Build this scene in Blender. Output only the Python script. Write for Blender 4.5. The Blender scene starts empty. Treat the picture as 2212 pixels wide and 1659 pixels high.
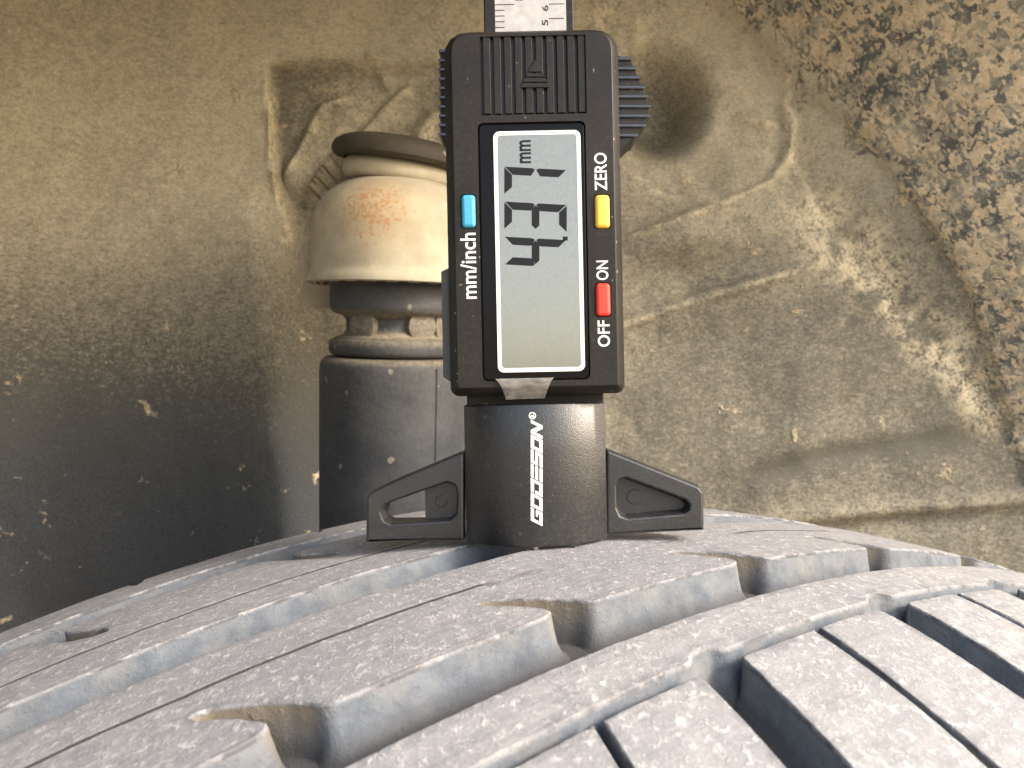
import bpy, math, random
import numpy as np
from mathutils import Vector, noise
from mathutils.geometry import tessellate_polygon, delaunay_2d_cdt
random.seed(4)
S = bpy.context.scene
COL = S.collection
R_ = math.radians
MM = 0.001
# Everything is laid out in millimetres around the camera (x right, y away, z up); the ground lies below it.
GROUND = -695.0
FPX, CX, CY = 1533.0, 1106.0, 829.5          # focal length and centre, for a picture 2212 wide
def P3(x, y, z): return (x*MM, y*MM, (z-GROUND)*MM)
def at(px, py, Y): return ((px-CX)/FPX*Y, -(py-CY)/FPX*Y)

# ------------------------------------------------------------------ camera, sky, sun, exposure
cam = bpy.data.cameras.new('camera'); cam_o = bpy.data.objects.new('camera', cam); COL.objects.link(cam_o)
cam.sensor_width = 36; cam.lens = 36*FPX/2212
cam.clip_start = 0.005; cam.clip_end = 400
cam_o.location = P3(0, 0, 0); cam_o.rotation_euler = (R_(90), 0, 0)
cam.dof.use_dof = True; cam.dof.focus_distance = 0.122; cam.dof.aperture_fstop = 44
S.camera = cam_o
SUN_EL, SUN_AZ = R_(29), R_(112)
ROOF_GAP, LIP = 260, 78                      # wheel arch: clearance over the tyre, and its outer lip, set for the light let in              # azimuth measured from +Y towards +X
w = bpy.data.worlds.new('World'); S.world = w; w.use_nodes = True
wn = w.node_tree.nodes; wl = w.node_tree.links
bg = wn['Background']; sky = wn.new('ShaderNodeTexSky'); sky.sky_type = 'NISHITA'
sky.sun_disc = False; sky.sun_elevation = SUN_EL; sky.sun_rotation = SUN_AZ
sky.dust_density = 3.5; sky.air_density = 1.0; sky.ozone_density = 1.0
wl.new(sky.outputs[0], bg.inputs[0]); bg.inputs[1].default_value = 0.15
sun = bpy.data.lights.new('sun', 'SUN'); sun_o = bpy.data.objects.new('sun', sun); COL.objects.link(sun_o)
sun.energy = 1.15; sun.angle = R_(13); sun.color = (1.0, 0.975, 0.945)
d = Vector((math.sin(SUN_AZ)*math.cos(SUN_EL), math.cos(SUN_AZ)*math.cos(SUN_EL), math.sin(SUN_EL)))
sun_o.rotation_euler = d.to_track_quat('Z', 'Y').to_euler(); sun_o.location = (2, -1, 3)
S.view_settings.view_transform = 'Standard'; S.view_settings.look = 'None'
S.view_settings.gamma = 1; S.view_settings.exposure = 1.78
S.render.engine = 'CYCLES'
S.cycles.use_denoising = True
S.cycles.max_bounces = 10; S.cycles.diffuse_bounces = 6
S.cycles.sample_clamp_indirect = 8

# ------------------------------------------------------------------ helpers
def tag(o, label=None, cat=None, group=None, kind=None):
    if label: o['label'] = label
    if cat: o['category'] = cat
    if group: o['group'] = group
    if kind: o['kind'] = kind
    return o
def empty(name, loc, rot=(0, 0, 0)):
    o = bpy.data.objects.new(name, None); COL.objects.link(o)
    o.empty_display_size = 0.01; o.location = loc; o.rotation_euler = rot
    return o
def mesh_obj(name, verts, faces, mat, parent=None, smooth=35, attrs=None, loc=None):
    """verts in millimetres -> one linked mesh object; smooth = crease angle, None = flat"""
    me = bpy.data.meshes.new(name)
    V = np.asarray(verts, float)*MM
    me.from_pydata(V.tolist(), [], [tuple(int(i) for i in f) for f in faces])
    me.validate(); me.update()
    if attrs:
        for k, a in attrs.items():
            at_ = me.attributes.new(k, 'FLOAT', 'POINT')
            at_.data.foreach_set('value', np.asarray(a, np.float32))
    if smooth is not None:
        me.shade_smooth(); me.set_sharp_from_angle(angle=R_(smooth))
    if mat: me.materials.append(mat)
    o = bpy.data.objects.new(name, me); COL.objects.link(o)
    if parent: o.parent = parent
    if loc is not None: o.location = loc
    return o
class MB:
    def __init__(s): s.v = []; s.f = []
    def add(s, v, f):
        n = len(s.v); s.v += [tuple(x) for x in v]; s.f += [tuple(i+n for i in q) for q in f]
    def box(s, x0, x1, y0, y1, z0, z1):
        s.add([(x0,y0,z0),(x1,y0,z0),(x1,y1,z0),(x0,y1,z0),(x0,y0,z1),(x1,y0,z1),(x1,y1,z1),(x0,y1,z1)],
              [(0,3,2,1),(4,5,6,7),(0,1,5,4),(1,2,6,5),(2,3,7,6),(3,0,4,7)])
    def build(s, name, mat, parent=None, smooth=35): return mesh_obj(name, s.v, s.f, mat, parent, smooth)
def area2(p): return sum(p[i-1][0]*p[i][1]-p[i][0]*p[i-1][1] for i in range(len(p)))
def ccw(p): return list(p) if area2(p) > 0 else list(p)[::-1]
def offset(poly, dist, lim=1.8):
    """outward offset of a counter-clockwise outline"""
    p = np.asarray(poly, float); a = np.roll(p, 1, 0); b = np.roll(p, -1, 0)
    def nrm(q):
        L = np.hypot(q[:, 0], q[:, 1]); L[L < 1e-9] = 1
        return np.stack([q[:, 1]/L, -q[:, 0]/L], 1)
    n1, n2 = nrm(p-a), nrm(b-p); m = n1+n2
    L2 = (m*m).sum(1); L2[L2 < 1e-6] = 1e-6
    m = 2*m/L2[:, None]; L = np.hypot(m[:, 0], m[:, 1]); k = np.minimum(1, lim/np.maximum(L, 1e-9))
    return p+m*k[:, None]*dist
def rrect(x0, x1, y0, y1, r, n=5):
    out = []
    for cx_, cy_, a0 in ((x1-r, y1-r, 0), (x0+r, y1-r, 90), (x0+r, y0+r, 180), (x1-r, y0+r, 270)):
        for i in range(n+1):
            a_ = R_(a0+90*i/n); out.append((cx_+r*math.cos(a_), cy_+r*math.sin(a_)))
    return out
def fillet(poly, r, n=4):
    """round the corners of an outline"""
    out = []; N = len(poly)
    for i in range(N):
        p = Vector(poly[i]); a_ = Vector(poly[i-1])-p; b_ = Vector(poly[(i+1) % N])-p
        rr = r[i] if isinstance(r, (list, tuple)) else r
        if rr <= 0: out.append(tuple(p)); continue
        la, lb = a_.length, b_.length; a_.normalize(); b_.normalize()
        ang = a_.angle(b_); t_ = min(rr/math.tan(ang/2), la*.45, lb*.45)
        q0, q1 = p+a_*t_, p+b_*t_
        for k in range(n+1):
            u = k/n; out.append(tuple(q0*(1-u)**2+p*2*u*(1-u)+q1*u*u))
    return out
def prism(outer, rings, holes=(), back=True):
    """outline in (x,z) swept along y: rings = [(outward offset, y), ...] from front to back; holes = [(outline, depth y1, taper)]"""
    outer = ccw(outer); V = []; F = []; n = len(outer)
    for off, y in rings:
        q = offset(outer, off) if off else np.asarray(outer, float)
        V += [(a_, y, b_) for a_, b_ in q]
    for k in range(len(rings)-1):
        for i in range(n):
            j = (i+1) % n; F.append((k*n+i, k*n+j, (k+1)*n+j, (k+1)*n+i))
    y0 = rings[0][1]; first = [V[i] for i in range(n)]; loops = [first]; idx = list(range(n))
    for ho, y1, tap, *bev in holes:
        ho = ccw(ho)[::-1]; m = len(ho); b0 = len(V); bev = bev[0] if bev else 0
        V += [(a_, y0, b_) for a_, b_ in (offset(ho, -bev) if bev else ho)]
        if bev:
            V += [(a_, y0+.25*bev, b_) for a_, b_ in offset(ho, -.4*bev)]
            V += [(a_, y0+bev, b_) for a_, b_ in ho]
        ins = offset(ho, tap) if tap else np.asarray(ho)   # clockwise outline: a positive offset shrinks the hole
        V += [(a_, y1, b_) for a_, b_ in ins]
        for q_ in range(3 if bev else 1):
            for i in range(m):
                j = (i+1) % m; F.append((b0+q_*m+i, b0+q_*m+j, b0+(q_+1)*m+j, b0+(q_+1)*m+i))
        loops.append([V[b0+i] for i in range(m)]); idx += list(range(b0, b0+m))
    tris = tessellate_polygon([[Vector((p[0], p[2], 0)) for p in L] for L in loops])
    for t_ in tris:
        f = [idx[i] for i in t_]
        a_, b_, c_ = (V[i] for i in f)
        cr = (b_[0]-a_[0])*(c_[2]-a_[2])-(b_[2]-a_[2])*(c_[0]-a_[0])
        F.append(tuple(f) if cr > 0 else tuple(f[::-1]))
    if back: F.append(tuple(range((len(rings)-1)*n, len(rings)*n))[::-1])
    return V, F
def lathe(profile, seg=64, cx=0, cy=0):
    V = []; F = []
    for r, z in profile:
        for i in range(seg):
            a_ = 2*math.pi*i/seg; V.append((cx+r*math.cos(a_), cy+r*math.sin(a_), z))
    for k in range(len(profile)-1):
        for i in range(seg):
            j = (i+1) % seg; F.append((k*seg+i, k*seg+j, (k+1)*seg+j, (k+1)*seg+i))
    return V, F
def resample(poly, step, closed=True):
    p = [Vector(q) for q in poly]; out = []
    N = len(p) if closed else len(p)-1
    for i in range(N):
        a_, b_ = p[i], p[(i+1) % len(p)]; L = (b_-a_).length; k = max(1, int(round(L/step)))
        for q in range(k): out.append(tuple(a_.lerp(b_, q/k)))
    if not closed: out.append(tuple(p[-1]))
    return out

# ------------------------------------------------------------------ materials
def new_mat(name):
    m = bpy.data.materials.new(name); m.use_nodes = True
    return m, m.node_tree.nodes, m.node_tree.links, m.node_tree.nodes['Principled BSDF']
def nd(N, L, typ, ins=None, **props):
    n = N.new(typ)
    for k, v in props.items(): setattr(n, k, v)
    for k, v in (ins or {}).items():
        if hasattr(v, 'is_output') or isinstance(v, bpy.types.NodeSocket): L.new(v, n.inputs[k])
        else: n.inputs[k].default_value = v
    return n
def tex(N, L, scale, detail=4, rough=.55, dist=0, vec=None, stretch=None):
    if vec is None: vec = N.new('ShaderNodeTexCoord').outputs['Object']
    if stretch:
        mp = nd(N, L, 'ShaderNodeMapping', {'Vector': vec, 'Scale': stretch[:3]})
        if len(stretch) > 3: mp.inputs['Rotation'].default_value = stretch[3]
        vec = mp.outputs[0]
    n = nd(N, L, 'ShaderNodeTexNoise', {'Vector': vec, 'Scale': scale, 'Detail': detail, 'Roughness': rough, 'Distortion': dist})
    return n.outputs['Fac']
def ramp(N, L, fac, stops, interp='LINEAR'):
    r = N.new('ShaderNodeValToRGB'); e = r.color_ramp.elements; r.color_ramp.interpolation = interp
    while len(e) < len(stops): e.new(.5)
    for i, (p, c) in enumerate(stops):
        e[i].position = p; e[i].color = (c, c, c, 1) if isinstance(c, (int, float)) else (*c, 1)
    L.new(fac, r.inputs[0]); return r.outputs[0]
def mixc(N, L, fac, a_, b_, mode='MIX'):
    m = N.new('ShaderNodeMix'); m.data_type = 'RGBA'; m.blend_type = mode
    for i, v in ((0, fac), (6, a_), (7, b_)):
        if isinstance(v, bpy.types.NodeSocket): L.new(v, m.inputs[i])
        else: m.inputs[i].default_value = v if i == 0 else (*v, 1)
    return m.outputs[2]
def math_(N, L, op, a_, b_=0.0, clamp=False):
    m = N.new('ShaderNodeMath'); m.operation = op; m.use_clamp = clamp
    for i, v in ((0, a_), (1, b_)):
        if isinstance(v, bpy.types.NodeSocket): L.new(v, m.inputs[i])
        else: m.inputs[i].default_value = v
    return m.outputs[0]
def attr(N, name):
    a_ = N.new('ShaderNodeAttribute'); a_.attribute_name = name; return a_.outputs['Fac']
def bump(N, L, B, h, strength=.5, dist=.0003):
    b_ = nd(N, L, 'ShaderNodeBump', {'Height': h, 'Strength': strength, 'Distance': dist}); L.new(b_.outputs[0], B.inputs['Normal'])
def plastic(name, col, rough=.5, grain=0.0, gscale=4000, dust=0.0, spec=.5, coat=0.0, dcol=(.34, .29, .22), marks=0.0):
    m, N, L, B = new_mat(name)
    c = None
    if dust:
        f1 = tex(N, L, 90, 5, .6); f2 = tex(N, L, 1500, 3, .6)
        f = math_(N, L, 'MULTIPLY', ramp(N, L, f1, [(.35, .15), (.75, 1)]), ramp(N, L, f2, [(.45, .25), (.72, 1)]))
        c = mixc(N, L, math_(N, L, 'MULTIPLY', f, dust), col, dcol)
        sk = math_(N, L, 'MAXIMUM', ramp(N, L, tex(N, L, 1150, 1, .4), [(.745, 0), (.77, .6)]), ramp(N, L, tex(N, L, 500, 2, .5, stretch=(.25, 1, 3, (0, R_(37), 0))), [(.735, 0), (.75, .22)]))
        c = mixc(N, L, math_(N, L, 'MULTIPLY', sk, marks), c, (.42, .38, .31))
        L.new(c, B.inputs['Base Color'])
        L.new(math_(N, L, 'ADD', rough, math_(N, L, 'MULTIPLY', f, .2)), B.inputs['Roughness'])
    else:
        B.inputs['Base Color'].default_value = (*col, 1); B.inputs['Roughness'].default_value = rough
    B.inputs['Specular IOR Level'].default_value = spec
    B.inputs['Coat Weight'].default_value = coat; B.inputs['Coat Roughness'].default_value = .03
    if grain: bump(N, L, B, tex(N, L, gscale, 2, .5), grain, .00006)
    return m
M_body = plastic('black_plastic', (.011, .0088, .0068), .47, .25, 5000, .08, spec=.26, marks=.6)
M_foot = plastic('black_textured_plastic', (.012, .012, .013), .34, .8, 3600, .08, spec=.75, marks=.18)
M_gloss = plastic('glossy_black_window', (.006, .005, .005), .18, spec=.14)
M_black = plastic('black_recess', (.012, .012, .012), .5)
M_white = plastic('white_print', (.80, .79, .74), .6)
M_frame = plastic('cream_window_line', (.82, .80, .70), .5)
M_lcd_dark = plastic('lcd_segment_ink', (.018, .019, .021), .5, spec=.08)
M_blue = plastic('blue_rubber_button', (.055, .33, .50), .55, .3, 3000, .05)
M_yellow = plastic('yellow_rubber_button', (.80, .47, .07), .55, .3, 3000, .05)
M_red = plastic('red_rubber_button', (.68, .040, .018), .55, .3, 3000, .04)
M_ink = plastic('dark_scale_ink', (.045, .03, .03), .6)
M_pin = plastic('steel_pin', (.45, .42, .36), .35); M_pin.node_tree.nodes['Principled BSDF'].inputs['Metallic'].default_value = 1
def lcd_mat():
    m, N, L, B = new_mat('grey_lcd')
    f = tex(N, L, 2500, 3, .6)
    L.new(mixc(N, L, ramp(N, L, f, [(.3, 0), (.7, 1)]), (.170, .178, .155), (.196, .203, .178)), B.inputs['Base Color'])
    s = tex(N, L, 60, 4, .6)
    L.new(ramp(N, L, s, [(.3, .04), (.8, .12)]), B.inputs['Roughness'])
    B.inputs['Specular IOR Level'].default_value = .6
    B.inputs['Coat Weight'].default_value = 1; B.inputs['Coat Roughness'].default_value = .02; B.inputs['Coat IOR'].default_value = 1.6
    return m
M_lcd = lcd_mat()
def silver_mat():
    m, N, L, B = new_mat('brushed_silver_scale')
    f = tex(N, L, 700, 4, .6)
    L.new(mixc(N, L, ramp(N, L, f, [(.3, 0), (.7, 1)]), (.40, .37, .34), (.52, .49, .45)), B.inputs['Base Color'])
    B.inputs['Metallic'].default_value = .35; B.inputs['Roughness'].default_value = .5
    return m
M_silver = silver_mat()
def film_mat():
    m, N, L, B = new_mat('clear_film')
    f = tex(N, L, 500, 4, .6, stretch=(1, 1, 3))
    L.new(mixc(N, L, ramp(N, L, f, [(.35, 0), (.65, 1)]), (.22, .20, .18), (.46, .43, .38)), B.inputs['Base Color'])
    B.inputs['Roughness'].default_value = .25; B.inputs['IOR'].default_value = 1.3
    B.inputs['Transmission Weight'].default_value = .45
    B.inputs['Alpha'].default_value = .72
    return m
M_film = film_mat()
def tyre_mat():
    m, N, L, B = new_mat('dusty_tyre_rubber')
    wall = attr(N, 'wall'); edge = attr(N, 'edge')
    big = tex(N, L, 45, 4, .6); mid = tex(N, L, 420, 4, .65); fine = tex(N, L, 2600, 3, .6)
    obj = N.new('ShaderNodeTexCoord').outputs['Object']
    speck = tex(N, L, 850, 4, .65, .25, vec=obj)
    speck2 = tex(N, L, 2100, 3, .65, .2, vec=obj)
    top = mixc(N, L, ramp(N, L, mid, [(.34, 0), (.66, 1)]), (.232, .230, .231), (.345, .337, .332))
    top = mixc(N, L, ramp(N, L, fine, [(.35, 0), (.65, .5)]), top, (.24, .22, .20))
    us_ = nd(N, L, 'ShaderNodeCombineXYZ', {0: math_(N, L, 'MULTIPLY', attr(N, 'tu'), .09), 1: attr(N, 'ts')}).outputs[0]
    scuff = tex(N, L, 1.1, 5, .65, .2, vec=us_)
    top = mixc(N, L, ramp(N, L, scuff, [(.45, 0), (.68, .6)]), top, (.165, .165, .170))
    top = mixc(N, L, ramp(N, L, big, [(.40, 0), (.66, .6)]), top, (.215, .215, .222))
    pale = math_(N, L, 'MAXIMUM', ramp(N, L, speck, [(.53, 0), (.67, .75)]), ramp(N, L, speck2, [(.56, 0), (.70, .55)]))
    top = mixc(N, L, pale, top, (.47, .45, .425))
    wf = tex(N, L, 260, 5, .65)
    wallc = mixc(N, L, ramp(N, L, wf, [(.3, 0), (.7, 1)]), (.098, .108, .121), (.172, .185, .198))
    wallc = mixc(N, L, ramp(N, L, tex(N, L, 130, 3, .6), [(.45, 0), (.75, .7)]), wallc, (.19, .178, .16))
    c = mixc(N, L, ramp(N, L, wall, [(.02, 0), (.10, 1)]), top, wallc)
    deep_shade = ramp(N, L, wall, [(.55, 0), (.95, .85)])
    c = mixc(N, L, deep_shade, c, (.075, .070, .064))  # groove bottoms darkened in the colour, standing in for shade
    en = tex(N, L, 260, 5, .7)
    crack = attr(N, 'crack')
    ef = math_(N, L, 'MULTIPLY', edge, ramp(N, L, en, [(.46, 0.12), (.58, .85)]), True)
    c = mixc(N, L, ef, c, (.075, .075, .080))
    c = mixc(N, L, crack, c, (.045, .040, .036))  # crack insides painted dark in place of their occlusion
    c = mixc(N, L, math_(N, L, 'MULTIPLY', attr(N, 'slot'), ramp(N, L, wall, [(.02, 0), (.10, .85), (.5, .55), (.9, .1)])), c, (.255, .205, .145))  # tan dust on slot walls, with warm bounced light put into the colour
    L.new(c, B.inputs['Base Color'])
    B.inputs['Roughness'].default_value = .9; B.inputs['Specular IOR Level'].default_value = .18
    hb = math_(N, L, 'ADD', math_(N, L, 'MULTIPLY', mid, .7), math_(N, L, 'MULTIPLY', fine, .35))
    hb = math_(N, L, 'ADD', hb, math_(N, L, 'MULTIPLY', pale, .5))
    bump(N, L, B, hb, .6, .00030)
    return m
M_tyre = tyre_mat()
def liner_mat():
    m, N, L, B = new_mat('dust_coated_arch_panel')
    dust = attr(N, 'dust'); mot = attr(N, 'mottle'); dep = attr(N, 'deposit_flare')
    f1 = tex(N, L, 200, 5, .65, .3); f2 = tex(N, L, 820, 4, .7, .3); f3 = tex(N, L, 1700, 3, .6)
    scr = tex(N, L, 760, 3, .65, .8, stretch=(.45, 1, 1.2, (0, R_(-32), 0)))
    d0 = math_(N, L, 'ADD', math_(N, L, 'MULTIPLY', f1, .22), math_(N, L, 'MULTIPLY', f2, .43))
    d0 = math_(N, L, 'ADD', d0, math_(N, L, 'MULTIPLY', scr, .35))
    amt = math_(N, L, 'ADD', ramp(N, L, d0, [(.36, 0), (.66, 1)]), math_(N, L, 'SUBTRACT', math_(N, L, 'MULTIPLY', dust, 1.5), .95), True)
    base = mixc(N, L, ramp(N, L, f3, [(.3, 0), (.7, 1)]), (.036, .040, .046), (.085, .087, .086))
    dustc = mixc(N, L, ramp(N, L, f3, [(.3, 0), (.72, 1)]), (.375, .325, .23), (.57, .50, .36))
    base = mixc(N, L, math_(N, L, 'MULTIPLY', attr(N, 'film'), .62), base, (.20, .178, .128))
    c = mixc(N, L, amt, base, dustc)
    fl = ramp(N, L, tex(N, L, 820, 4, .72, .8, stretch=(.55, 1, 1.25, (0, R_(-28), 0))), [(.55, 0), (.70, .5)])
    c = mixc(N, L, math_(N, L, 'MULTIPLY', fl, dust), c, (.66, .575, .42))
    # caked light dust, and the lit flare painted with it
    dn = math_(N, L, 'MULTIPLY', dep, ramp(N, L, math_(N, L, 'ADD', math_(N, L, 'MULTIPLY', f1, .5), math_(N, L, 'MULTIPLY', f2, .5)), [(.43, 0), (.56, 1)]), True)
    c = mixc(N, L, dn, c, (.74, .62, .41))
    sp = tex(N, L, 520, 1, .4)
    c = mixc(N, L, math_(N, L, 'MULTIPLY', ramp(N, L, sp, [(.735, 0), (.76, .8)]), dust), c, (.55, .47, .36))
    # felt-like mottled liner
    vo = nd(N, L, 'ShaderNodeTexVoronoi', {'Vector': nd(N, L, 'ShaderNodeMix', {0: .012, 4: N.new('ShaderNodeTexCoord').outputs['Object'], 5: nd(N, L, 'ShaderNodeTexNoise', {'Scale': 160, 'Detail': 3}).outputs['Color']}, data_type='VECTOR').outputs[1], 'Scale': 360})
    vr = nd(N, L, 'ShaderNodeSeparateColor', {0: vo.outputs['Color']}).outputs[0]
    reg = tex(N, L, 75, 4, .65, .6)
    key = math_(N, L, 'ADD', math_(N, L, 'MULTIPLY', vr, .42), math_(N, L, 'MULTIPLY', reg, .70))
    mc = ramp(N, L, key, [(.36, (.085, .085, .083)), (.43, (.15, .145, .125)), (.48, (.25, .23, .175)), (.56, (.40, .355, .255)), (.62, (.56, .43, .27)), (.80, (.68, .54, .36))])
    mc = mixc(N, L, ramp(N, L, f2, [(.38, 0), (.65, .4)]), mc, (.16, .145, .11))
    mc = mixc(N, L, ramp(N, L, tex(N, L, 300, 4, .7, .8), [(.60, 0), (.68, .7)]), mc, (.60, .54, .42))
    mm_ = ramp(N, L, math_(N, L, 'ADD', mot, math_(N, L, 'MULTIPLY', math_(N, L, 'SUBTRACT', tex(N, L, 75, 5, .7, .3), .5), 3.2)), [(.42, 0), (.58, 1)])
    c = mixc(N, L, mm_, c, mc)
    L.new(c, B.inputs['Base Color'])
    B.inputs['Roughness'].default_value = .85; B.inputs['Specular IOR Level'].default_value = .2
    hb = math_(N, L, 'ADD', math_(N, L, 'MULTIPLY', f1, .5), math_(N, L, 'MULTIPLY', f2, .5))
    hb = math_(N, L, 'ADD', hb, math_(N, L, 'MULTIPLY', key, math_(N, L, 'MULTIPLY', mm_, 1.6)))
    bump(N, L, B, hb, .6, .0012)
    return m
M_liner = liner_mat()
def cap_mat():
    m, N, L, B = new_mat('dusty_rusting_cap')
    f1 = tex(N, L, 130, 5, .6); f2 = tex(N, L, 1200, 3, .6)
    c = mixc(N, L, ramp(N, L, f1, [(.35, 0), (.65, 1)]), (.32, .28, .195), (.41, .365, .255))
    c = mixc(N, L, ramp(N, L, f2, [(.4, 0), (.75, .4)]), c, (.34, .28, .20))
    co = nd(N, L, 'ShaderNodeVectorMath', {0: N.new('ShaderNodeTexCoord').outputs['Object'], 1: (-.003, -.027, .1215)}, operation='DISTANCE')
    near = ramp(N, L, co.outputs['Value'], [(.004, 1), (.019, 0)])
    rs = tex(N, L, 900, 3, .6)
    rust = ramp(N, L, math_(N, L, 'ADD', rs, math_(N, L, 'MULTIPLY', near, .23)), [(.70, 0), (.80, .75)])
    c = mixc(N, L, math_(N, L, 'MULTIPLY', near, .35), c, (.52, .33, .14))
    c = mixc(N, L, rust, c, (.38, .19, .07))
    L.new(c, B.inputs['Base Color']); B.inputs['Roughness'].default_value = .8; B.inputs['Specular IOR Level'].default_value = .25
    bump(N, L, B, math_(N, L, 'ADD', f2, rust), .25, .0003)
    return m
M_cap = cap_mat()
def boot_mat(name, lo, hi, dcol, amount):
    m, N, L, B = new_mat(name)
    f1 = tex(N, L, 60, 5, .65); f2 = tex(N, L, 700, 4, .6); dd = attr(N, 'dust')
    c = mixc(N, L, ramp(N, L, f1, [(.35, 0), (.68, 1)]), lo, hi)
    fa = math_(N, L, 'MULTIPLY', ramp(N, L, f2, [(.3, .3), (.7, 1)]), math_(N, L, 'ADD', dd, amount), True)
    c = mixc(N, L, fa, c, dcol)
    sp = tex(N, L, 210, 1, .4); c = mixc(N, L, ramp(N, L, sp, [(.735, 0), (.76, .5)]), c, (.30, .27, .21))
    L.new(c, B.inputs['Base Color']); B.inputs['Roughness'].default_value = .75; B.inputs['Specular IOR Level'].default_value = .3
    bump(N, L, B, f2, .3, .0005)
    return m
M_bush = boot_mat('brown_rubber_bushing', (.026, .021, .014), (.046, .037, .024), (.16, .125, .075), .02)
M_boot = boot_mat('dusty_black_rubber_boot', (.020, .025, .033), (.050, .054, .060), (.36, .29, .18), .05)
def ground_mat():
    m, N, L, B = new_mat('sandy_ground')
    f = tex(N, L, 3, 6, .65); f2 = tex(N, L, 90, 5, .6)
    c = mixc(N, L, ramp(N, L, f, [(.35, 0), (.65, 1)]), (.36, .285, .185), (.45, .365, .245))
    c = mixc(N, L, ramp(N, L, f2, [(.4, 0), (.7, .5)]), c, (.36, .29, .19))
    L.new(c, B.inputs['Base Color']); B.inputs['Roughness'].default_value = .95
    bump(N, L, B, f2, .6, .01)
    return m

# ------------------------------------------------------------------ ground
G = 150
gv = []; gn = 40
for j in range(gn+1):
    for i in range(gn+1):
        x = (i/gn-.5)*2; y = (j/gn-.5)*2
        x = math.copysign(abs(x)**2.5, x)*G; y = math.copysign(abs(y)**2.5, y)*G
        gv.append((x*1000, y*1000, (noise.noise(Vector((x*.2, y*.2, 3)))*.08 if max(abs(x), abs(y)) > 1.2 else 0)*1000))
gf = [(j*(gn+1)+i, j*(gn+1)+i+1, (j+1)*(gn+1)+i+1, (j+1)*(gn+1)+i) for j in range(gn) for i in range(gn)]
tag(mesh_obj('ground', gv, gf, ground_mat()), kind='structure')

# ------------------------------------------------------------------ tyre
AX = np.array([0.5470148988572803, -0.8367725198370668, -0.02421673953457186])   # axle, outboard
TT = np.array([0.8370179906300044, 0.5471753680144144, 0.0])                      # rolling direction
NN = np.array([0.013250803366938575, -0.020269846664837526, 0.9997067317600272])  # up through the tread
TC = np.array([14.048568376592131, 140.12652441529383, -360.85039278312826])
TR = 333.8135564764846
def t_rad(s):
    s = np.asarray(s, float)
    r = TR-0.0011486*(s-8.7856)**2-0.00033094*np.maximum(0, -(s+22))**2-0.0048425*np.maximum(0, s-30)**2
    return r-0.016*np.maximum(0, -(s+56))**2
T_O = np.array([TC[0], TC[1], GROUND])
def t_pt(u, s, depth=0.0):
    """tread coordinates (mm round the tyre, mm across it, mm below the tread face) -> local mm"""
    u = np.asarray(u, float); s = np.asarray(s, float)
    ph = u/TR; r = t_rad(s)-depth
    return TC-T_O+s[:, None]*AX+r[:, None]*(np.cos(ph)[:, None]*NN+np.sin(ph)[:, None]*TT)
tyre = empty('tyre', P3(*T_O))
tag(tyre, 'dusty worn car tyre with grooved tread filling the lower foreground', 'tyre')
def fbm(x, y, z, o=3):
    return noise.fractal(Vector((x, y, z)), 1.0, 2.0, o, noise_basis='PERLIN_ORIGINAL')
STEEP = [(-.18, 0), (0, .13), (.04, .4), (.10, .9), (.25, 3.0), (.5, 4.9), (1.1, 5.6), (1.9, 5.9)]
ROUND = [(-.22, 0), (0, .16), (.05, .42), (.10, .65), (.25, 1.2), (.62, 2.8), (1.15, 4.4), (2.1, 5.5), (3.4, 5.95)]
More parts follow.
